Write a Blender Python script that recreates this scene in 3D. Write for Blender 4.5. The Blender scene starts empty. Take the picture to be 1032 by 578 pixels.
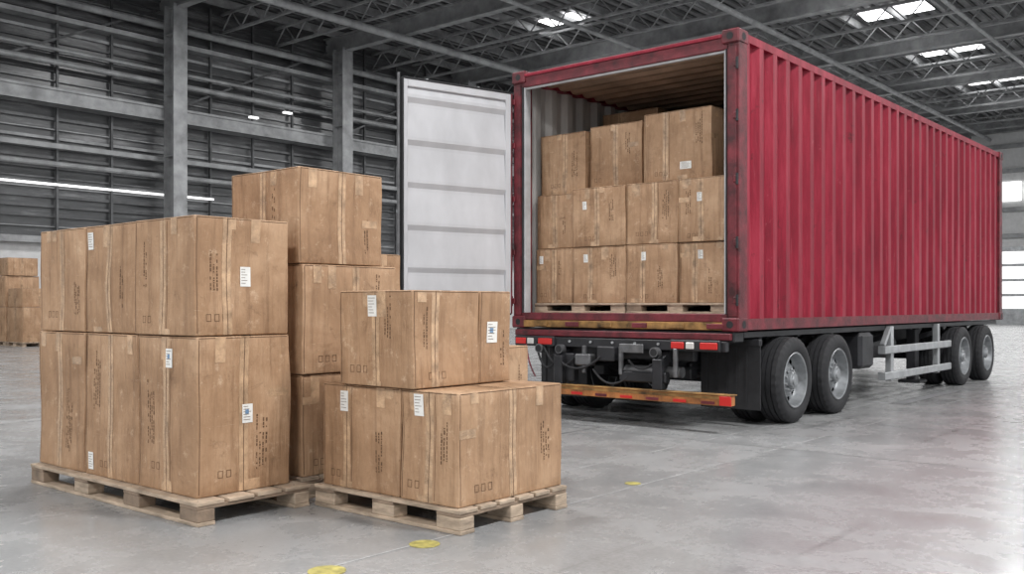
import bpy, math, random
from mathutils import Vector, noise, Matrix
random.seed(7)
scene=bpy.context.scene
# ------------------------------------------------------------------ materials
def newmat(name):
    m=bpy.data.materials.new(name); m.use_nodes=True
    nt=m.node_tree; b=nt.nodes['Principled BSDF']
    return m,nt,b
def L(nt,a,b): nt.links.new(a,b)
def coords(nt,scale=(1,1,1)):
    tc=nt.nodes.new('ShaderNodeTexCoord'); mp=nt.nodes.new('ShaderNodeMapping')
    mp.inputs['Scale'].default_value=scale
    L(nt,tc.outputs['Object'],mp.inputs['Vector']); return mp.outputs['Vector']
def noi(nt,vec,scale,detail=6,rough=.6,dist=0):
    n=nt.nodes.new('ShaderNodeTexNoise'); n.inputs['Scale'].default_value=scale
    n.inputs['Detail'].default_value=detail; n.inputs['Roughness'].default_value=rough
    n.inputs['Distortion'].default_value=dist
    L(nt,vec,n.inputs['Vector']); return n.outputs['Fac']
def remap(nt,vec,scale):
    sm=nt.nodes.new('ShaderNodeMapping'); sm.inputs['Scale'].default_value=scale; L(nt,vec,sm.inputs['Vector']); return sm.outputs['Vector']
def ramp(nt,fac,stops):
    r=nt.nodes.new('ShaderNodeValToRGB'); e=r.color_ramp.elements
    while len(e)<len(stops): e.new(.5)
    for i,(p,c) in enumerate(stops):
        e[i].position=p; e[i].color=(c[0],c[1],c[2],1)
    L(nt,fac,r.inputs['Fac']); return r.outputs['Color']
def msk(nt,fac,a,b,k): return ramp(nt,fac,[(a,(0,0,0)),(b,(k,k,k))])
def mix(nt,fac,a,b,mode='MIX'):
    m=nt.nodes.new('ShaderNodeMix'); m.data_type='RGBA'; m.blend_type=mode
    if isinstance(fac,(int,float)): m.inputs[0].default_value=fac
    else: L(nt,fac,m.inputs[0])
    for s,v in ((6,a),(7,b)):
        if isinstance(v,tuple): m.inputs[s].default_value=(v[0],v[1],v[2],1)
        else: L(nt,v,m.inputs[s])
    return m.outputs[2]
def bump(nt,b,h,strength,dist=.01):
    n=nt.nodes.new('ShaderNodeBump'); n.inputs['Strength'].default_value=strength
    n.inputs['Distance'].default_value=dist; L(nt,h,n.inputs['Height']); L(nt,n.outputs['Normal'],b.inputs['Normal'])
def simple(name,c,rough=.5,metal=0,var=.25,scale=4,sc=(1,1,1),bmp=0.0):
    m,nt,b=newmat(name); v=coords(nt,sc); f=noi(nt,v,scale)
    lo=tuple(x*(1-var) for x in c); hi=tuple(min(1,x*(1+var)) for x in c)
    L(nt,ramp(nt,f,[(.3,lo),(.7,hi)]),b.inputs['Base Color'])
    b.inputs['Roughness'].default_value=rough; b.inputs['Metallic'].default_value=metal
    if bmp: bump(nt,b,noi(nt,v,scale*8),bmp)
    return m
def emis(name,c,s):
    m,nt,b=newmat(name); b.inputs['Base Color'].default_value=(*c,1)
    b.inputs['Emission Color'].default_value=(*c,1); b.inputs['Emission Strength'].default_value=s
    return m
def cardboard(name='cardboard'):
    m,nt,b=newmat(name); v=coords(nt)
    oi=nt.nodes.new('ShaderNodeObjectInfo')
    sc=nt.nodes.new('ShaderNodeMath'); sc.operation='MULTIPLY'; sc.inputs[1].default_value=37; L(nt,oi.outputs['Random'],sc.inputs[0])
    add=nt.nodes.new('ShaderNodeVectorMath'); add.operation='ADD'
    L(nt,v,add.inputs[0]); L(nt,sc.outputs[0],add.inputs[1]); v=add.outputs[0]
    base=ramp(nt,oi.outputs['Random'],[(0,(.34,.20,.112)),(1,(.46,.285,.17))])
    f=noi(nt,v,2.2,9,.68,.3)
    c=mix(nt,.65,base,ramp(nt,f,[(.3,(.215,.12,.063)),(.5,(.40,.245,.142)),(.72,(.62,.42,.27))]))
    sm=remap(nt,v,(9,9,.7))
    c=mix(nt,msk(nt,noi(nt,sm,2,6,.7),.50,.75,.7),c,(.175,.095,.05))
    c=mix(nt,msk(nt,noi(nt,v,11,9,.8),.57,.66,.5),c,(.68,.50,.35))
    c=mix(nt,msk(nt,noi(nt,v,5,9,.82,.6),.57,.67,.6),c,(.15,.082,.044))
    c=mix(nt,msk(nt,noi(nt,remap(nt,v,(2,2,26)),3,6,.8,.8),.63,.70,.55),c,(.66,.49,.34))
    g=nt.nodes.new('ShaderNodeNewGeometry')
    c=mix(nt,msk(nt,g.outputs['Pointiness'],.53,.60,.5),c,(.60,.44,.30))
    L(nt,c,b.inputs['Base Color']); b.inputs['Roughness'].default_value=.6
    b.inputs['Specular IOR Level'].default_value=.35
    h=mix(nt,.5,noi(nt,v,4,8,.6,.5),noi(nt,sm,3,4,.5))
    bump(nt,b,h,.9,.03)
    return m
M_CARD=cardboard()
M_TAPE=simple('packing_tape',(.47,.31,.19),.22,var=.4,scale=12,bmp=.4)
M_SEAM=simple('box_seam',(.10,.052,.026),.8)
M_LABEL=simple('paper_label',(.78,.77,.74),.5,var=.08,scale=12)
M_BLUE=simple('label_blue',(.16,.27,.42),.5)
M_INK=simple('printed_ink',(.12,.062,.03),.8,var=.35,scale=30)
M_WOOD=simple('pallet_wood',(.42,.325,.24),.75,var=.45,scale=5,sc=(1.5,1.5,6),bmp=.4)
M_WOODE=simple('pallet_wood_dark',(.24,.175,.125),.8,var=.4,scale=8,bmp=.4)
def redpaint():
    m,nt,b=newmat('container_red_paint'); v=coords(nt,(3,3,.35))
    c=ramp(nt,noi(nt,v,2.2,9,.72),[(.3,(.12,.004,.013)),(.5,(.25,.010,.028)),(.68,(.36,.032,.058))])
    v2=coords(nt)
    c=mix(nt,msk(nt,noi(nt,v2,.7,6,.6),.4,.7,.4),c,(.15,.007,.018))
    c=mix(nt,msk(nt,noi(nt,v2,9,10,.8),.62,.69,.5),c,(.44,.16,.18))
    c=mix(nt,msk(nt,noi(nt,v2,5,9,.8),.60,.67,.75),c,(.06,.010,.012))
    c=mix(nt,msk(nt,noi(nt,coords(nt,(14,14,.5)),2,7,.75),.60,.72,.5),c,(.42,.14,.16))
    L(nt,c,b.inputs['Base Color']); b.inputs['Roughness'].default_value=.46
    b.inputs['Specular IOR Level'].default_value=.27
    bump(nt,b,noi(nt,v2,6,6),.25,.012); return m
M_RED=redpaint()
M_REDD=simple('container_frame_paint',(.12,.012,.019),.5,var=.7,scale=7,bmp=.4)
M_INW=simple('container_inner_wall',(.44,.42,.40),.6,var=.3,scale=2,sc=(2,2,.5))
M_INC=simple('container_inner_ceiling',(.40,.27,.19),.65,var=.35,scale=2)
M_PLY=simple('plywood_floor',(.18,.11,.065),.7,scale=4)
M_DOORW=simple('door_white_paint',(.55,.55,.57),.45,var=.13,scale=2.5,sc=(1,1,.5))
M_RUBBER=simple('black_rubber',(.014,.014,.016),.7,var=.3,scale=20,bmp=.2)
M_GASKET=simple('door_gasket',(.42,.42,.43),.5)
M_CHAS=simple('chassis_dark_steel',(.02,.02,.023),.5,.2,var=.5,scale=6,bmp=.2)
M_STEEL=simple('galvanised_steel',(.40,.41,.42),.4,.6,var=.25,scale=5)
M_DSTEEL=simple('worn_dark_steel',(.14,.14,.145),.45,.5,var=.4,scale=9)
M_RIM=simple('wheel_rim_grey',(.26,.27,.28),.42,.5,var=.4,scale=7)
M_RUST=simple('worn_ochre_plate',(.26,.14,.045),.7,.1,var=.9,scale=6,bmp=.5)
M_ORANGE=simple('bumper_orange',(.40,.155,.045),.6,var=.6,scale=9)
M_REDLENS=emis('red_tail_lens',(.48,.015,.012),.1)
M_WHITELENS=simple('white_lens',(.6,.58,.56),.2,var=.05)
def concrete():
    m,nt,b=newmat('polished_concrete'); v=coords(nt)
    a=noi(nt,v,.35,8,.62); f2=noi(nt,v,1.6,12,.75,.3); f3=noi(nt,v,45,4,.7)
    c=ramp(nt,a,[(.3,(.20,.202,.205)),(.5,(.275,.278,.28)),(.7,(.37,.373,.375))])
    c=mix(nt,.42,c,ramp(nt,f2,[(.3,(.15,.15,.152)),(.7,(.43,.43,.43))]))
    c=mix(nt,.10,c,ramp(nt,f3,[(.35,(.05,.05,.05)),(.65,(.6,.6,.6))]))
    c=mix(nt,msk(nt,noi(nt,v,.9,9,.8,.5),.57,.68,.4),c,(.12,.12,.122))
    c=mix(nt,msk(nt,noi(nt,remap(nt,v,(5,.15,1)),1.2,5,.6,.15),.60,.68,.35),c,(.12,.12,.12))
    c=mix(nt,msk(nt,noi(nt,v,5,9,.85),.64,.70,.35),c,(.55,.55,.55))
    L(nt,c,b.inputs['Base Color']); b.inputs['Specular IOR Level'].default_value=.42
    r=nt.nodes.new('ShaderNodeMapRange'); r.inputs[1].default_value=.3; r.inputs[2].default_value=.7
    r.inputs[3].default_value=.15; r.inputs[4].default_value=.38; L(nt,f2,r.inputs[0]); L(nt,r.outputs[0],b.inputs['Roughness'])
    bump(nt,b,f2,.04,.01); return m
M_FLOOR=concrete()
M_JOINT=simple('floor_joint_filler',(.44,.44,.44),.6,var=.5,scale=5)
M_JOINTD=simple('floor_saw_cut',(.13,.13,.13),.8)
M_YEL=simple('worn_yellow_paint',(.38,.33,.10),.6,var=.5,scale=22)
def darkwall():
    m,nt,b=newmat('dark_wall_cladding'); v=coords(nt,(1,.25,2.4))
    c=ramp(nt,noi(nt,v,1.0,10,.75),[(.32,(.03,.031,.033)),(.52,(.09,.092,.095)),(.72,(.36,.36,.365))])  # lighter stretched blotches put messy reflections into the base colour
    L(nt,c,b.inputs['Base Color']); b.inputs['Roughness'].default_value=.3; return m
M_DWALL=darkwall()
M_LWALL=simple('light_wall_panel',(.62,.62,.62),.6,var=.1)
M_GREYST=simple('grey_structural_steel',(.29,.295,.30),.5,.1,var=.35,scale=2)
M_DKST=simple('dark_structural_steel',(.09,.092,.095),.5,.1,var=.5,scale=2)
M_DECK=simple('roof_deck_metal',(.24,.24,.245),.6,.0,var=.45,scale=1.5)
M_SKY=emis('skylight_glazing',(1,1,1),5)
M_PANE=emis('daylight_pane',(1,1,1),1.3)
M_LINE=emis('fluorescent_strip',(1,1,1),1.2)
# ------------------------------------------------------------------ mesh builder
class MB:
    def __init__(s): s.v=[];s.f=[];s.m=[];s.mats=[]
    def mi(s,m):
        if m not in s.mats: s.mats.append(m)
        return s.mats.index(m)
    def add(s,vs,fs,mat):
        o=len(s.v); s.v+= [tuple(v) for v in vs]; k=s.mi(mat)
        for f in fs: s.f.append([i+o for i in f]); s.m.append(k)
    def box(s,x0,x1,y0,y1,z0,z1,mat,bev=0):
        if x0>x1:x0,x1=x1,x0
        if y0>y1:y0,y1=y1,y0
        if z0>z1:z0,z1=z1,z0
        if not bev:
            vs=[(x0,y0,z0),(x1,y0,z0),(x1,y1,z0),(x0,y1,z0),(x0,y0,z1),(x1,y0,z1),(x1,y1,z1),(x0,y1,z1)]
            s.add(vs,[(3,2,1,0),(4,5,6,7),(0,1,5,4),(1,2,6,5),(2,3,7,6),(3,0,4,7)],mat); return
        b=min(bev,(x1-x0)*.45,(y1-y0)*.45,(z1-z0)*.45)
        import bmesh
        bm=bmesh.new(); bmesh.ops.create_cube(bm,size=1)
        for v in bm.verts:
            v.co=Vector((x0+(v.co.x+.5)*(x1-x0),y0+(v.co.y+.5)*(y1-y0),z0+(v.co.z+.5)*(z1-z0)))
        bmesh.ops.bevel(bm,geom=bm.edges[:],offset=b,segments=1,affect='EDGES')
        bm.verts.index_update()
        s.add([v.co[:] for v in bm.verts],[[v.index for v in f.verts] for f in bm.faces],mat); bm.free()
    def cyl(s,p0,p1,r,mat,seg=16,r1=None,cap=True):
        p0=Vector(p0);p1=Vector(p1); d=(p1-p0).normalized(); r1=r if r1 is None else r1
        a=d.orthogonal().normalized(); b=d.cross(a); vs=[]
        for p,q in((p0,r),(p1,r1)):
            for i in range(seg):
                t=2*math.pi*i/seg; vs.append(p+(a*math.cos(t)+b*math.sin(t))*q)
        fs=[(i,(i+1)%seg,seg+(i+1)%seg,seg+i) for i in range(seg)]
        if cap: fs+=[tuple(reversed(range(seg))),tuple(range(seg,2*seg))]
        s.add(vs,fs,mat)
    def tube(s,pts,r,mat,seg=8):
        for a,b in zip(pts,pts[1:]): s.cyl(a,b,r,mat,seg)
    def bar(s,p0,p1,w,h,mat):
        p0=Vector(p0);p1=Vector(p1);d=(p1-p0).normalized()
        up=Vector((0,0,1)) if abs(d.z)<.95 else Vector((1,0,0))
        a=d.cross(up).normalized()*w/2; b=a.cross(d).normalized()*h/2
        vs=[p0-a-b,p0+a-b,p0+a+b,p0-a+b,p1-a-b,p1+a-b,p1+a+b,p1-a+b]
        s.add(vs,[(3,2,1,0),(4,5,6,7),(0,1,5,4),(1,2,6,5),(2,3,7,6),(3,0,4,7)],mat)
    def lathe(s,prof,mat,seg=64,fn=None,skip=None):
        vs=[];n=len(prof)
        for i in range(seg):
            t=2*math.pi*i/seg
            for j,(x,r) in enumerate(prof):
                rr=fn(i,j,r) if fn else r
                vs.append((x,math.cos(t)*rr,math.sin(t)*rr))
        fs=[]
        for i in range(seg):
            for j in range(n-1):
                if skip and skip(i,j): continue
                i2=(i+1)%seg
                fs.append((i*n+j,i*n+j+1,i2*n+j+1,i2*n+j))
        s.add(vs,fs,mat)
    def obj(s,name,parent=None,smooth=False,loc=None,recenter=False):
        if recenter:
            xs=[v[0] for v in s.v];ys=[v[1] for v in s.v];zs=[v[2] for v in s.v]
            c=((min(xs)+max(xs))/2,(min(ys)+max(ys))/2,min(zs))
            s.v=[(v[0]-c[0],v[1]-c[1],v[2]-c[2]) for v in s.v]; loc=c
        me=bpy.data.meshes.new(name); me.from_pydata(s.v,[],s.f)
        for m in s.mats: me.materials.append(m)
        me.polygons.foreach_set('material_index',s.m)
        if smooth:
            me.polygons.foreach_set('use_smooth',[True]*len(s.f)); 
        me.update(); me.validate()
        if smooth: me.set_sharp_from_angle(angle=math.radians(35))
        o=bpy.data.objects.new(name,me); scene.collection.objects.link(o)
        if parent: o.parent=parent
        if loc: o.location=loc
        return o
def empty(name,loc=(0,0,0)):
    o=bpy.data.objects.new(name,None); scene.collection.objects.link(o); o.location=loc; return o

# ------------------------------------------------------------------ cardboard boxes
def carton(x0,x1,y0,y1,z0,z1,decals=(),tapes=('F','R'),n=11,seed=None,text=('F','R')):
    w,d,h=x1-x0,y1-y0,z1-z0
    rnd=random.Random(seed if seed is not None else int(abs(x0*997+y0*577+z0*131)*10))
    sd=Vector((rnd.uniform(0,50),rnd.uniform(0,50),rnd.uniform(0,50)))
    r=.008; bl={k:rnd.uniform(-.009,.006) for k in 'FRBLTD'}; bl['D']=0; bl['T']=-.003
    A=.005
    dim=Vector((w,d,h))
    def raw(fc,a,b):
        return {'F':Vector((a*w,0,b*h)),'R':Vector((w,a*d,b*h)),'B':Vector(((1-a)*w,d,b*h)),
                'L':Vector((0,(1-a)*d,b*h)),'T':Vector((a*w,b*d,h)),'D':Vector((a*w,(1-b)*d,0))}[fc]
    N={'F':Vector((0,-1,0)),'R':Vector((1,0,0)),'B':Vector((0,1,0)),'L':Vector((-1,0,0)),'T':Vector((0,0,1)),'D':Vector((0,0,-1))}
    size={'F':(w,h),'B':(w,h),'R':(d,h),'L':(d,h),'T':(w,d),'D':(w,d)}
    def S(fc,a,b,off=0):
        p=raw(fc,a,b)
        q=Vector([min(max(p[i],r),dim[i]-r) for i in range(3)])
        e=p-q
        if e.length>1e-9: p=q+e.normalized()*r
        p=p+N[fc]*(bl[fc]*math.sin(math.pi*a)*math.sin(math.pi*b)+off)
        nv=noise.noise_vector((raw(fc,a,b)+sd)*3.0)*A*2
        p.x+=nv.x; p.y+=nv.y
        return (p.x+x0,p.y+y0,p.z+z0)
    mb=MB()
    def grid(fc,as_,bs,mat,off=0):
        vs=[S(fc,a,b,off) for b in bs for a in as_]; k=len(as_)
        fs=[(j*k+i,j*k+i+1,(j+1)*k+i+1,(j+1)*k+i) for j in range(len(bs)-1) for i in range(k-1)]
        mb.add(vs,fs,mat)
    def axis(Ln):
        e=r/Ln
        return [0,e*.35,e]+[e+(1-2*e)*i/n for i in range(1,n)]+[1-e,1-e*.35,1]
    for fc in 'FRBLTD':
        a,b=size[fc]; grid(fc,axis(a),axis(b),M_CARD)
    def dec(fc,a0,a1,b0,b1,mat,off=.0015):
        na=max(1,int((a1-a0)*n*1.5)); nb=max(1,int((b1-b0)*n*1.5))
        grid(fc,[a0+(a1-a0)*i/na for i in range(na+1)],[b0+(b1-b0)*i/nb for i in range(nb+1)],mat,off)
    for fc in tapes:
        a,b=size[fc]; tw=.055/a; c=rnd.choice([.48,.5,.33,.55])
        dec(fc,c-tw/2,c+tw/2,.004,.996,M_TAPE)
        dec(fc,c-.0015/a,c+.0025/a,.004,.996,M_SEAM,.0022)
        if rnd.random()<.5: dec(fc,c+tw/2+.012/a,c+tw/2+.015/a,.03,.97,M_SEAM,.0012)
        for q in range(rnd.choice([1,2,2])):
            c2=rnd.uniform(.06,.82); dec(fc,c2,min(.98,c2+.05/a*1.2),1-.14/b*rnd.uniform(.4,1),.996,M_TAPE,.0018)
        if rnd.random()<.6:
            c2=rnd.uniform(.1,.6); v=rnd.uniform(.02,.05); dec(fc,c2,min(.98,c2+.10/a),.004,v+.03,M_TAPE,.0018)
        if rnd.random()<.4:
            v=rnd.uniform(.3,.8); c2=rnd.choice([.01,.75]); dec(fc,c2,min(.99,c2+.12/a),v,v+.045/b,M_TAPE,.0018)
    tw=.06/size['T'][1]; dec('T',.003,.997,.5-tw/2,.5+tw/2,M_TAPE); dec('T',.003,.997,.498,.502,M_SEAM,.0022)
    for fc in 'FR':
        a,b=size[fc]
        dec(fc,.012/a,.016/a,.02,.98,M_SEAM,.0006)
        dec(fc,.02,.98,1-.010/b,1-.006/b,M_SEAM,.0006)
    for fc in text:
        a,b=size[fc]
        u=rnd.choice([.62,.7,.78,.16]); v0=rnd.uniform(.12,.5)
        for col in range(rnd.choice([2,3,4])):
            uu=u+col*.020/a; cw=.010/a
            if uu+cw>.96: break
            v=v0+rnd.uniform(0,.05); ve=min(.93,v0+rnd.uniform(.25,.45))
            while v<ve:
                l=rnd.uniform(.006,.022)/b
                if rnd.random()<.8: grid(fc,[uu,uu+cw*rnd.uniform(.6,1)],[v,v+l],M_INK,.0014)
                v+=l+.005/b
        u=rnd.uniform(.08,.3); v=rnd.uniform(.06,.14)
        for k in range(rnd.choice([0,2,3])):
            grid(fc,[u+k*.05/a,u+(k*.05+.03)/a],[v,v+.003/b],M_INK,.0014)
            grid(fc,[u+k*.05/a,u+(k*.05+.03)/a],[v+.035/b,v+.038/b],M_INK,.0014)
            grid(fc,[u+k*.05/a,u+(k*.05+.003)/a],[v,v+.036/b],M_INK,.0014)
            grid(fc,[u+(k*.05+.027)/a,u+(k*.05+.03)/a],[v,v+.036/b],M_INK,.0014)
    for dd in decals:
        fc,uc,vc,lw,lh=dd[:5]; a,b=size[fc]
        dec(fc,uc-lw/2/a,uc+lw/2/a,vc-lh/2/b,vc+lh/2/b,M_LABEL,.003)
        for k in range(6):
            vv=vc+lh/b*(.36-.14*k); ww=rnd.uniform(.35,.8)*lw/a
            grid(fc,[uc-lw*.4/a,uc-lw*.4/a+ww],[vv,vv+.0025/b],M_INK,.0042)
        if len(dd)>5: dec(fc,uc-lw*.22/a,uc+lw*.12/a,vc-lh*.02/b,vc+lh*.2/b,M_BLUE,.0043)
    return mb.obj('cardboard_box',smooth=True,recenter=True)

def pallet(x0,x1,y0,y1,z0,h=.12,nx=4,ny=3):
    mb=MB(); w=x1-x0; d=y1-y0; t=.02; rnd=random.Random(int(abs(x0*100+y0*10)))
    nb=max(4,int(d/.14)); bw=d/nb
    for i in range(nb):
        j=rnd.uniform(-.006,.006)
        mb.box(x0+j,x1+j,y0+i*bw+(0 if i==0 else .012),y0+(i+1)*bw-(0 if i==nb-1 else .012),z0+h-t,z0+h,M_WOOD,.003)
    BW=.165
    xs=[x0+.002+(w-BW-.004)*i/(nx-1) for i in range(nx)]; ys=[y0+.004+(d-.108)*i/(ny-1) for i in range(ny)]
    for x in xs:
        mb.box(x,x+BW-.005,y0+.003,y1-.003,z0+h-2*t+.002,z0+h-t,M_WOODE,.003)
        for y in ys:
            mb.box(x,x+BW,y,y+.10,z0+t,z0+h-2*t+.002,M_WOOD if rnd.random()<.6 else M_WOODE,.004)
            for q in (.03,.12): mb.cyl((x+q,y+.03,z0+h),(x+q,y+.03,z0+h+.0008),.004,M_CHAS,6)
    for y in ys: mb.box(x0,x1,y-.002,y+.102,z0,z0+t,M_WOOD,.003)
    return mb.obj('wooden_pallet',recenter=True)
# --- left stack
PH=.121
pallet(-6.16,-4.28,2.64,3.34,0,nx=4,ny=2)
carton(-6.17,-5.575,2.70,3.28,PH,.945,seed=1,tapes=('F',))
carton(-5.555,-4.965,2.70,3.28,PH,.945,decals=[('F',.12,.10,.055,.10)],seed=2)
carton(-4.955,-4.38,2.70,3.28,PH,.945,decals=[('F',.55,.86,.06,.10,1),('R',.52,.50,.065,.10,1)],seed=3)
carton(-6.19,-5.595,2.71,3.28,.95,1.57,seed=4)
carton(-5.58,-4.985,2.71,3.27,.95,1.57,decals=[('F',.10,.86,.06,.10)],seed=5)
carton(-4.975,-4.39,2.69,3.28,.95,1.57,decals=[('R',.53,.50,.065,.105)],seed=6)
# --- tall stack
pallet(-5.22,-4.43,3.40,4.26,0,nx=3,ny=3)
carton(-5.16,-4.47,3.43,4.12,PH,.705,seed=7)
carton(-5.14,-4.455,3.42,4.15,.71,1.345,seed=8)
carton(-5.14,-4.47,3.41,4.045,1.35,1.905,seed=9)
# --- right pallet
pallet(-4.27,-3.16,3.36,4.22,0,nx=3,ny=3)
carton(-4.235,-3.615,3.39,4.13,PH,.68,decals=[('F',.30,.84,.065,.11)],seed=10)
carton(-3.60,-3.20,3.385,4.215,PH,.68,decals=[('F',.32,.87,.065,.11)],seed=11)
carton(-4.055,-3.486,3.36,3.852,.685,1.185,decals=[('F',.46,.84,.065,.11),],seed=12)
carton(-4.05,-3.486,3.862,4.12,.685,1.185,decals=[('R',.42,.55,.085,.115,1)],seed=13,tapes=(),text=('R',))
# --- behind
pallet(-4.95,-4.10,4.40,5.05,0,nx=3,ny=3)
carton(-4.92,-4.10,4.42,5.03,PH,.835,seed=14)
pallet(-6.05,-5.28,4.40,5.05,0,nx=3,ny=3)
carton(-6.0,-5.32,4.42,5.00,PH,.80,seed=15)
carton(-6.0,-5.32,4.42,5.00,.805,1.486,seed=16)
# --- far left stock
for i in range(3):
    xa=-29.3+i*1.06
    pallet(xa,xa+1.02,11.0,12.0,0,nx=3,ny=3)
    carton(xa+.02,xa+1.0,11.02,11.98,.121,1.05,seed=30+i,n=4)
    carton(xa+.02,xa+.9,11.05,11.95,1.055,1.55+.35*(i==1),seed=40+i,n=4)
carton(-27.9,-27.3,11.1,11.9,1.91,2.4,seed=50,n=4)

# ------------------------------------------------------------------ container
CX0,CX1,CY0,CY1,CZ0,CZ1=-6.40,-3.85,7.61,16.56,.887,3.505
cont=empty('shipping_container')
def corr(y0,y1,depth,pitch=.28):
    y=y0; fl,sl=pitch*.30,pitch*.20
    pts=[(y0,0)]
    while y<y1-.01:
        for dy,dd in((fl,0),(sl,depth),(fl,depth),(sl,0)):
            y=min(y+dy,y1); pts.append((y,dd))
            if y>=y1: break
    return pts
def side(x,sgn,name,y0=CY0+.14,y1=CY1-.14):
    mb=MB(); pts=corr(y0,y1,.052)
    for off,mat in ((0,M_RED),(.008,M_INW)):
        vs=[]
        for y,dd in pts:
            X=x-sgn*(dd+off); vs+=[(X,y,CZ0+.09),(X,y,CZ1-.075)]
        n=len(pts); mb.add(vs,[(2*i,2*i+2,2*i+3,2*i+1) for i in range(n-1)],mat)
    xi=x-sgn*.09
    mb.box(x+sgn*.004,xi,y0,y1,CZ0,CZ0+.10,M_REDD)
    mb.box(x+sgn*.002,xi,y0,y1,CZ1-.085,CZ1-.015,M_RED)
    mb.obj(name,cont)
side(CX1-.012,1,'side_panel_right'); side(CX0+.012,-1,'side_panel_left')
mb=MB()
for x,s in((CX0,1),(CX1,-1)):
    mb.box(x,x+s*.12,CY0,CY0+.16,CZ0+.1,CZ1-.1,M_REDD,.006)
    mb.box(x+s*.02,x+s*.10,CY0-.012,CY0,CZ0+.12,CZ1-.14,M_REDD,.004)
    mb.box(x+s*.115,x+s*.128,CY0-.006,CY0+.02,CZ0+.14,CZ1-.16,M_RUBBER,.003)
    mb.box(x+s*.128,x+s*.150,CY0+.01,CY0+.10,CZ0+.14,CZ1-.16,M_GASKET,.004)
    mb.box(x,x+s*.14,CY1-.16,CY1,CZ0,CZ1,M_REDD,.006)
mb.box(CX0+.1,CX1-.1,CY0,CY0+.12,CZ1-.165,CZ1-.02,M_REDD,.006)
mb.box(CX0+.12,CX1-.12,CY0-.015,CY0,CZ1-.06,CZ1-.03,M_RED,.004)
mb.box(CX0+.12,CX1-.12,CY0+.02,CY0+.05,CZ1-.185,CZ1-.160,M_GASKET,.003)
mb.box(CX0+.1,CX1-.1,CY0,CY0+.15,CZ0+.07,CZ0+.145,M_REDD,.006)
mb.box(CX0+.12,CX1-.12,CY0-.02,CY0+.12,CZ0,CZ0+.068,M_RUST,.004)
for k in range(6):
    xx=CX0+.3+k*.39; mb.box(xx,xx+.16,CY0-.035,CY0-.015,CZ0+.01,CZ0+.055,M_REDD if k%2 else M_RUST,.004)
for x,s in((CX0,1),(CX1,-1)):
    for y,t in((CY0,1),(CY1,-1)):
        for z0,z1 in((CZ0-.01,CZ0+.11),(CZ1-.12,CZ1+.005)):
            mb.box(x-s*.008,x+s*.162,y-t*.022,y+t*.17,z0,z1,M_REDD,.012)
            zc=(z0+z1)/2
            mb.cyl((x+s*.078,y-t*.0235,zc),(x+s*.078,y-t*.0,zc),.032,M_RUBBER,20)  # black discs stand in for the shade inside the casting holes
            mb.cyl((x-s*.0095,y+t*.078,zc),(x,y+t*.078,zc),.034,M_RUBBER,20)
for x,s in((CX0,1),(CX1,-1)):
    for z in (1.15,1.65,2.2,2.75,3.2):
        mb.box(x-s*.004,x+s*.04,CY0-.035,CY0-.01,z-.03,z+.03,M_REDD,.006)
        mb.cyl((x+s*.004,CY0-.03,z-.05),(x+s*.004,CY0-.03,z+.05),.012,M_CHAS,10)
mb.obj('end_frame',cont)
mb=MB()
mb.box(CX0+.03,CX1-.03,CY0+.1,CY1-.1,CZ1-.035,CZ1-.02,M_RED)
pts=corr(CY0+.12,CY1-.14,.03,pitch=.22)
vs=[]
for y,dd in pts: vs+=[(CX0+.05,y,CZ1-.05-dd),(CX1-.05,y,CZ1-.05-dd)]
mb.add(vs,[(2*i,2*i+1,2*i+3,2*i+2) for i in range(len(pts)-1)],M_INC)
mb.obj('roof_panel',cont)
mb=MB()
mb.box(CX0+.09,CX1-.09,CY0+.15,CY1-.1,CZ0+.105,CZ0+.14,M_PLY)
y=CY0+.3
while y<CY1-.2:
    mb.box(CX0+.09,CX1-.09,y,y+.05,CZ0+.005,CZ0+.1,M_CHAS); y+=.32
mb.obj('floor_panel',cont)
mb=MB(); mb.box(CX0+.12,CX1-.12,CY1-.06,CY1-.02,CZ0+.02,CZ1-.02,M_RED); mb.obj('front_wall',cont)
# open door
DW=1.26; mb=MB(); z0,z1=1.02,3.285
prof=[];z=z0+.07
while z<z1-.10:
    for dz,dd in((.30,.03),(.03,0),(.05,0),(.03,.03)):
        prof.append((z,dd)); z=min(z+dz,z1-.07)
prof.append((z1-.07,.03))
vs=[]
for z,dd in prof: vs+=[(.06,dd-.012,z),(DW-.05,dd-.012,z)]
mb.add(vs,[(2*i,2*i+1,2*i+3,2*i+2) for i in range(len(prof)-1)],M_DOORW)
mb.box(.06,DW-.05,-.03,-.022,z0+.05,z1-.05,M_RED)
mb.box(0.0,.065,-.035,.022,z0,z1,M_DOORW,.006)
mb.box(DW-.055,DW,-.035,.022,z0,z1,M_DOORW,.006)
mb.box(.06,DW-.05,-.035,.022,z0,z0+.075,M_DOORW,.006)
mb.box(.06,DW-.05,-.035,.022,z1-.075,z1,M_DOORW,.006)
mb.box(DW-.004,DW+.012,-.02,.035,z0,z1,M_RUBBER,.003)
mb.box(-.012,.004,-.02,.03,z0,z1,M_REDD,.003)
mb.box(-.0,DW,-.02,.03,z1-.004,z1+.014,M_RUBBER,.003)
mb.box(-.0,DW,-.02,.03,z0-.014,z0+.004,M_RUBBER,.003)
for sx in (.35,.95):
    mb.cyl((sx,-.06,z0-.06),(sx,-.06,z1+.04),.017,M_STEEL,12)
    for z in (1.2,1.9,2.6,3.2): mb.box(sx-.04,sx+.04,-.085,-.03,z-.03,z+.03,M_STEEL,.006)
    mb.box(sx,sx+.32,-.10,-.075,2.0,2.03,M_STEEL,.005)
mb.cyl((DW+.03,-.01,z0+.02),(DW+.03,-.01,z1+.05),.014,M_DSTEEL,12)
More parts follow.
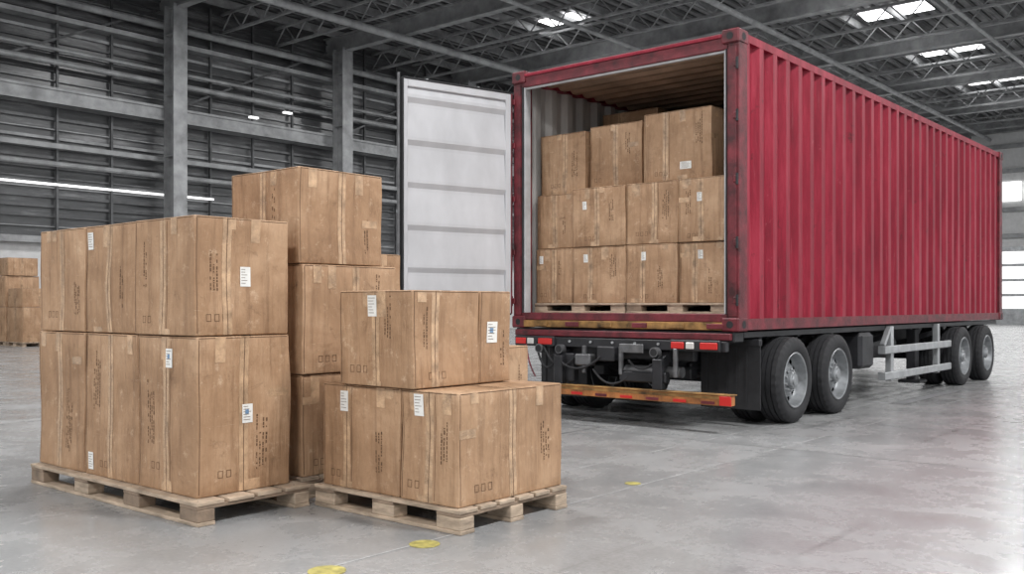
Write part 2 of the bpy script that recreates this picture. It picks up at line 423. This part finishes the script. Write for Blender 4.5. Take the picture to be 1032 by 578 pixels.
for z in (1.15,1.65,2.2,2.75,3.2): mb.box(-.04,.04,-.05,-.03,z-.03,z+.03,M_REDD,.005)
o=mb.obj('door_leaf',cont); o.location=(CX0-.01,CY0-.045,0); o.rotation_euler=(0,0,math.atan2(-.966,-.259))
# --- cargo inside
FZ=CZ0+.141
px=[-6.27,-5.79,-5.145,-4.57,-4.07]
def cg(xa,xb,ya,z0,z1,dp=.9,**k): return carton(xa+.006,xb-.006,ya,ya+dp,z0,z1,n=6,**k)
pallet(-6.27,-5.15,7.79,8.75,FZ,h=.10,nx=3,ny=2); pallet(-5.13,-4.06,7.79,8.75,FZ,h=.10,nx=3,ny=2)
F1=FZ+.101
rows=[(F1,1.685,[7.82,7.81,7.80,7.83]),(1.69,2.275,[7.84,7.80,7.81,7.80])]
for ri,(a,b,ys) in enumerate(rows):
    for i in range(4):
        bb=b-.03*(i<1 and ri==1)
        dec=[('F',.15+.1*i,.80-.1*ri,.05,.08)] if (i+ri)%2==0 or ri==0 else []
        cg(px[i],px[i+1],ys[i],a,bb,seed=60+ri*4+i,decals=dec)
cg(-6.27,-5.68,7.89,2.25,2.87,seed=70)
cg(-5.66,-5.03,7.93,2.28,2.90,seed=71,tapes=('F',))
cg(-4.98,-4.24,7.86,2.28,2.93,dp=.8,seed=72,decals=[('F',.62,.2,.12,.07)])
cg(-6.25,-5.52,9.0,2.205,3.26,seed=73)
cg(-6.25,-5.2,9.0,F1,2.2,seed=80)
for ri,(a,b) in enumerate([(F1,2.2),(2.205,2.88)]):
    cg(-5.15 if ri==0 else -4.99,-4.1,9.0,a,b,seed=84+ri)
pallet(-6.27,-4.06,9.0,10.0,FZ,h=.10,nx=4,ny=3)

# ------------------------------------------------------------------ trailer
tr=empty('semi_trailer')
WY=(8.60,9.65,14.17,15.36)
mb=MB(); XC=(CX0+CX1)/2
for x in (XC-.5,XC+.5):
    mb.box(x-.07,x+.07,7.75,16.4,.845,.875,M_CHAS,.004); mb.box(x-.07,x+.07,7.75,16.4,.50,.525,M_CHAS,.004)
    mb.box(x-.01,x+.01,7.75,16.4,.52,.85,M_CHAS)
y=8.2
while y<16.3:
    mb.box(CX0+.1,CX1-.1,y,y+.07,.80,.86,M_CHAS,.004); y+=.85
for x in (CX0+.05,CX1-.13): mb.box(x,x+.08,7.8,16.4,.815,.872,M_CHAS,.006)
mb.box(CX0+.04,CX1-.04,7.60,7.78,.78,.874,M_CHAS,.01)
mb.box(CX0+.06,CX1-.06,7.56,7.62,.80,.86,M_REDD,.006)
mb.box(CX0+.45,CX1-.45,7.62,7.70,.60,.80,M_CHAS,.01)
for y in WY:
    mb.cyl((CX0+.2,y,.405),(CX1-.2,y,.405),.065,M_CHAS,16)
    for x in (XC-.5,XC+.5):
        mb.cyl((x,y+.15,.42),(x,y+.15,.62),.10,M_RUBBER,16); mb.bar((x,y,.41),(x,y-.5,.55),.09,.10,M_CHAS)
        mb.box(x-.06,x+.06,y-.56,y-.44,.40,.56,M_CHAS,.01)
mb.obj('chassis_frame',tr,smooth=True)
mb=MB()
mb.box(CX0+.02,CX1+.02,7.42,7.50,.245,.335,M_ORANGE,.006)
mb.box(CX0+.02,CX1+.02,7.415,7.42,.30,.325,M_RUST,.001)
for k in range(9):
    x=CX0+.05+k*.28
    mb.box(x,x+.13,7.411,7.416,.255,.28,M_REDLENS if k%2 else M_REDD,.001)
mb.box(CX1-.08,CX1+.03,7.40,7.415,.25,.33,M_REDLENS,.003)
mb.box(CX0+.0,CX1+.03,7.41,7.52,.333,.343,M_RUST,.003)
for x in (XC-.62,XC+.5):
    mb.box(x,x+.10,7.44,7.52,.34,.62,M_CHAS,.008); mb.bar((x+.05,7.5,.58),(x+.05,7.85,.80),.09,.09,M_CHAS)
mb.obj('rear_bumper',tr)
mb=MB()
mb.box(CX0+.15,CX1-.08,7.52,7.58,.70,.79,M_CHAS,.006)
for a,b in((CX1-.62,CX1-.12),(CX0+.12,CX0+.62)):
    mb.box(a,b,7.485,7.53,.70,.80,M_CHAS,.01)
    w=(b-a)
    mb.box(a+.02,a+w*.30,7.472,7.49,.72,.78,M_REDLENS,.006)
    mb.box(a+w*.34,a+w*.50,7.472,7.49,.72,.78,M_WHITELENS,.006)
    mb.box(a+w*.62,b-.02,7.472,7.49,.72,.78,M_REDLENS,.006)
for x in (-5.95,-5.70,-4.62):
    mb.cyl((x,7.46,.68),(x,7.53,.68),.045,M_DSTEEL,20); mb.cyl((x,7.455,.68),(x,7.461,.68),.034,M_RUBBER,20)
mb.box(-5.50,-5.32,7.45,7.56,.53,.64,M_DSTEEL,.012); mb.box(-5.25,-5.05,7.46,7.56,.58,.72,M_CHAS,.012)
mb.box(-4.98,-4.72,7.44,7.455,.67,.75,M_DSTEEL,.004)
mb.box(-5.0,-4.5,7.47,7.55,.40,.50,M_CHAS,.012); mb.box(-5.8,-5.55,7.50,7.60,.36,.64,M_CHAS,.012)
mb.cyl((-5.0,7.6,.50),(-4.4,7.6,.50),.05,M_DSTEEL,14)
for x in (-5.42,-5.0,-4.42): mb.box(x,x+.035,7.46,7.50,.46,.72,M_DSTEEL,.006)
for k in range(8):
    x=-6.1+k*.25; mb.cyl((x,7.50,.755),(x,7.515,.755),.012,M_STEEL,10)
mb.obj('tail_light_bar',tr,smooth=True)
mb=MB()
def hose(x0,z0,x1,z1,sag,y=7.48,c=M_RUBBER,r=.011):
    pts=[]
    for i in range(13):
        t=i/12; pts.append((x0+(x1-x0)*t,y-.02*math.sin(math.pi*t),z0+(z1-z0)*t-sag*4*t*(1-t)))
    mb.tube(pts,r,c)
hose(-6.0,.74,-5.72,.62,.18); hose(-5.9,.70,-5.5,.62,.14); hose(-5.75,.62,-5.2,.62,.12,7.46); hose(-6.1,.72,-5.98,.40,.02,7.45,M_REDD,.008)
hose(-4.9,.6,-4.55,.66,.1); hose(-5.3,.5,-4.9,.45,.10)
mb.obj('air_hoses',tr,smooth=True)
mb=MB()
for x0 in (CX1-.60,CX0+.04):
    mb.box(x0,x0+.60,8.02,8.035,.16,.78,M_RUBBER,.003)
    for k in range(5): mb.box(x0+.06+k*.1,x0+.075+k*.1,8.012,8.02,.2,.72,M_RUBBER)
    mb.box(x0,x0+.60,8.00,8.06,.74,.80,M_CHAS,.005)
mb.box(CX1-.42,CX1-.02,10.55,10.95,.40,.80,M_CHAS,.04)
mb.cyl((CX1-.35,11.1,.62),(CX1-.35,12.2,.62),.16,M_CHAS,20)
mb.box(CX1-.30,CX1-.18,12.9,13.05,.12,.80,M_CHAS,.01); mb.box(CX1-.38,CX1-.10,12.82,13.12,.10,.14,M_CHAS,.01)
mb.obj('mudflaps_and_tanks',tr,smooth=True)
mb=MB()
for za,zb in((.245,.335),(.545,.635)):
    mb.box(CX1+.01,CX1+.04,11.15,13.70,za,zb,M_STEEL,.008)
    mb.box(CX1-.05,CX1+.02,11.15,11.20,za,zb,M_STEEL,.004)
for y in (11.42,13.2):
    mb.box(CX1-.06,CX1+.01,y,y+.09,.22,.86,M_STEEL,.006); mb.bar((CX1-.05,y+.04,.75),(CX1-.5,y+.04,.60),.06,.06,M_CHAS)
mb.bar((CX1-.02,11.22,.64),(CX1-.02,11.42,.84),.05,.05,M_STEEL)
mb.obj('side_underrun_guard',tr)
R=.405
def tire_mesh():
    mb=MB()
    P=[(-.105,.25),(-.125,.285),(-.13,.33),(-.122,.365),(-.108,.39),(-.098,.403)]
    for c in(-.052,0,.052): P+=[(c-.008,R),(c-.005,R-.016),(c+.005,R-.016),(c+.008,R)]
    P+=[(.098,.403),(.108,.39),(.122,.365),(.13,.33),(.125,.285),(.105,.25)]
    n=len(P)
    def fn(i,j,r):
        if j in(4,5,n-5,n-6) and i%3==0: return r-.014
        return r
    mb.lathe(P,M_RUBBER,96,fn)
    mb.lathe([(.118,.262),(.124,.255),(.118,.243),(.085,.236),(.04,.228),(.015,.215)],M_RIM,64)
    mb.lathe([(.015,.215),(.025,.205),(.03,.165),(.045,.145),(.05,.125)],M_RIM,60,skip=lambda i,j: j==1 and i%6 in(0,1,2))
    mb.lathe([(.05,.125),(.058,.12),(.058,.085),(.10,.08),(.108,.07),(.108,.055),(.12,.05),(.12,.0)],M_RIM,40)
    mb.lathe([(-.03,.23),(-.03,.05)],M_RUBBER,32); mb.lathe([(-.118,.255),(-.118,.243),(-.03,.23)],M_RIM,32)
    for k in range(10):
        t=2*math.pi*k/10; c,s=math.cos(t)*.103,math.sin(t)*.103
        mb.cyl((.055,c,s),(.078,c,s),.011,M_STEEL,6)
    return mb
proto=tire_mesh().obj('wheel_1',tr,smooth=True)
k=1; first=True
for y in WY:
    for s in(1,-1):
        xe=CX1+.09 if s==1 else CX0-.09
        for dx in(.13,.43):
            if first: o=proto; first=False
            else:
                k+=1; o=bpy.data.objects.new('wheel_%d'%k,proto.data); scene.collection.objects.link(o); o.parent=tr
            o.location=(xe-s*dx,y,R); o.rotation_euler=(random.uniform(0,1),0,0 if s==1 else math.pi)

# ------------------------------------------------------------------ building
WX=-30.; FYE=60.; YB=-14.; XR=16.; EZ=11.9
mb=MB(); mb.add([(WX-1,YB-10,0),(XR+12,YB-10,0),(XR+12,FYE,0),(WX-1,FYE,0)],[(0,1,2,3)],M_FLOOR); mb.obj('floor')
mb=MB()
def strip(x0,x1,y0,y1,mat,z=.002): mb.add([(x0,y0,z),(x1,y0,z),(x1,y1,z),(x0,y1,z)],[(0,1,2,3)],mat)
strip(-3.213,-3.203,YB,FYE,M_JOINT); strip(-3.865,-3.855,4.5,FYE,M_JOINT,.0021)
strip(-9.4,-9.388,YB,FYE,M_JOINTD); strip(2.8,2.812,YB,FYE,M_JOINTD)
for y in (7.0,19,31): strip(WX,XR,y,y+.01,M_JOINTD,.0022)
strip(-3.72,-3.54,11.0,13.2,M_JOINTD,.0024); strip(-3.70,-3.56,11.02,13.18,M_STEEL,.0028)
for a in ((-6.0,-5.0,6.3,6.32),(-6.0,-5.0,7.18,7.2),(-6.0,-5.98,6.3,7.2),(-5.02,-5.0,6.3,7.2)): strip(*a,M_JOINTD,.0024)
mb.obj('trim_floor_joints')
mb=MB()
for x,y,r in((-3.18,3.14,.072),(-3.17,2.56,.08),(-3.27,5.04,.05)):
    mb.cyl((x,y,.001),(x,y,.0035),r,M_YEL,28)
mb.obj('floor_marking_dots')
mb=MB()
mb.box(WX-.3,WX,YB,FYE,3.1,12,M_DWALL); mb.box(WX-.3,WX,YB,FYE,0,3.1,M_LWALL)
z=3.5
rr=random.Random(3)
while z<11.6:
    if not(7.0<z<7.8):
        mb.box(WX,WX+.10,YB,FYE,z,z+rr.choice([.03,.05,.09]),M_DKST if rr.random()<.55 else M_GREYST)
    z+=.30
mb.obj('wall_left')
mb=MB()
mb.box(WX+.1,WX+.75,YB,FYE,7.2,7.3,M_GREYST); mb.box(WX+.60,WX+.70,YB,FYE,7.2,7.65,M_GREYST); mb.box(WX+.1,WX+.75,YB,FYE,7.6,7.68,M_GREYST)
mb.box(WX+.1,WX+.3,YB,FYE,3.0,3.2,M_GREYST); mb.box(WX+.1,WX+.5,YB,FYE,9.8,9.95,M_GREYST)
mb.box(WX+.1,WX+.4,YB,FYE,5.9,6.05,M_GREYST)
for z,r in((8.5,.09),(8.9,.06),(5.4,.08),(10.4,.12)): mb.cyl((WX+.5,YB,z),(WX+.5,FYE,z),r,M_GREYST,10)
for i in range(-2,6):
    y=17.1+7.1*i
    for q in (1.8,3.55,5.3): mb.box(WX+.1,WX+.2,y+q,y+q+.07,3.1,11.5,M_DKST)
    mb.bar((WX+.35,y+.3,7.7),(WX+.35,y+6.8,10.9),.07,.07,M_DKST)
mb.obj('trim_wall_girts')
mb=MB(); mb.box(WX+.15,WX+.28,YB,19,4.78,4.84,M_LINE)
for y,z in ((22,8.3),(20.5,7.9)): mb.box(WX+.15,WX+.3,y,y+.35,z,z+.07,M_LINE)
mb.obj('wall_strip_light')
def column(y,x=WX+1.0):
    mb=MB(); w=.5
    mb.box(x-.30,x-.26,y-w/2,y+w/2,0,11,M_GREYST); mb.box(x+.26,x+.30,y-w/2,y+w/2,0,11,M_GREYST)
    mb.box(x-.27,x+.27,y-.02,y+.02,0,11,M_GREYST)
    for z in (2,4,6,8,10): mb.box(x-.26,x+.26,y-w/2+.02,y+w/2-.02,z,z+.03,M_GREYST)
    mb.box(x-.4,x+.4,y-.4,y+.4,0,.05,M_GREYST)
    mb.obj('steel_column')
for i in range(-2,6): column(17.1+7.1*i)
mb=MB(); mb.box(WX-.3,XR,YB,FYE,EZ,EZ+.1,M_DECK)
x=WX
while x<XR:
    mb.box(x,x+.10,YB,FYE,EZ-.07,EZ,M_DKST); x+=.4
mb.obj('ceiling')
mb=MB()
x=WX+.6
while x<XR:
    mb.box(x-.05,x+.05,YB,FYE,EZ-.38,EZ-.10,M_GREYST); x+=1.6
mb.obj('roof_purlins')
for i in range(-4,7):
    y=17.1+7.1*i; mb=MB()
    mb.box(WX,XR,y-.15,y+.15,10.90,10.95,M_GREYST); mb.box(WX,XR,y-.15,y+.15,11.5,11.55,M_GREYST); mb.box(WX,XR,y-.015,y+.015,10.95,11.5,M_GREYST)
    for y2 in (y+2.4,y+4.7):
        mb.box(WX,XR,y2-.05,y2+.05,10.75,10.83,M_GREYST); mb.box(WX,XR,y2-.05,y2+.05,11.4,11.48,M_GREYST)
        x=WX
        while x<XR-1:
            mb.bar((x,y2,10.8),(x+.6,y2,11.45),.04,.04,M_GREYST); mb.bar((x+.6,y2,11.45),(x+1.2,y2,10.8),.04,.04,M_GREYST); x+=1.2
    mb.obj('roof_truss')
mb=MB()
for x,z,r in((-25,10.6,.14),(-19.5,10.65,.08),(-14.6,10.6,.1),(-9,10.6,.07)): mb.cyl((x,YB,z),(x,FYE,z),r,M_GREYST,12)
mb.obj('ceiling_pipes',smooth=True)
mb=MB()
for x in (-21.8,-11.9,-2,8):
    for y in (0,7.2,14.2,21.3,28.9,35.8,42.6,49.6):
        if x<-20 and (y<28 or y>30): continue
        w=.8 if x<-20 else 1.2
        mb.box(x-w,x+w,y-.6,y+.6,EZ-.10,EZ-.075,M_SKY)
mb.obj('skylight_panels')
mb=MB(); mb.box(WX,XR,FYE,FYE+.3,0,12,M_LWALL); 
for z in (4.9,6.4,8.6,10): mb.box(WX,XR,FYE-.2,FYE,z,z+.25,M_GREYST)
for x in range(-28,16,6): mb.box(x,x+.4,FYE-.4,FYE,0,11,M_GREYST)
mb.obj('wall_back')
mb=MB()
for x in range(-28,14,6):
    for z in (.9,1.75,2.6,3.45): mb.box(x+.6,x+5.6,FYE-.1,FYE-.05,z,z+.68,M_PANE)
    mb.box(x+.5,x+5.8,FYE-.08,FYE-.02,0,4.4,M_STEEL)
mb.obj('door_1')
mb=MB()
for x in range(-28,14,6):
    for k in range(4): mb.box(x+.6+k*1.3,x+1.75+k*1.3,FYE-.1,FYE-.05,7.0,8.1,M_PANE)
mb.obj('window_1')

# ------------------------------------------------------------------ lights
def area(x,y,z,sx,sy,p,rot=(0,0,0),col=(1,1,1)):  # lamp added under the roof to brighten the hall, separate from the skylight panels
    l=bpy.data.lights.new('added_overhead_lamp','AREA'); l.shape='RECTANGLE'; l.size=sx; l.size_y=sy; l.energy=p; l.color=col
    o=bpy.data.objects.new('added_overhead_lamp',l); o.location=(x,y,z); o.rotation_euler=rot; scene.collection.objects.link(o); return o
for x in (-21,-9,3):
    for y in (-6,6,18,30,44): area(x,y,10.6,2.4,1.4,700 if not(x==3 and y<10) else 1400)  # stronger pair beside the camera is the added key light
w=bpy.data.worlds.new('World'); scene.world=w; w.use_nodes=True
bg=w.node_tree.nodes['Background']; bg.inputs['Color'].default_value=(.96,.985,1,1); bg.inputs['Strength'].default_value=1.15
# ------------------------------------------------------------------ camera
cam=bpy.data.cameras.new('camera'); co=bpy.data.objects.new('camera',cam); scene.collection.objects.link(co)
cam.sensor_width=36; cam.lens=967/1032*36; cam.shift_y=18/1032
co.location=(0,0,1.11); co.rotation_euler=(math.pi/2,0,math.atan2(.645,.7645))
cam.clip_end=300; scene.camera=co
scene.view_settings.view_transform='Standard'
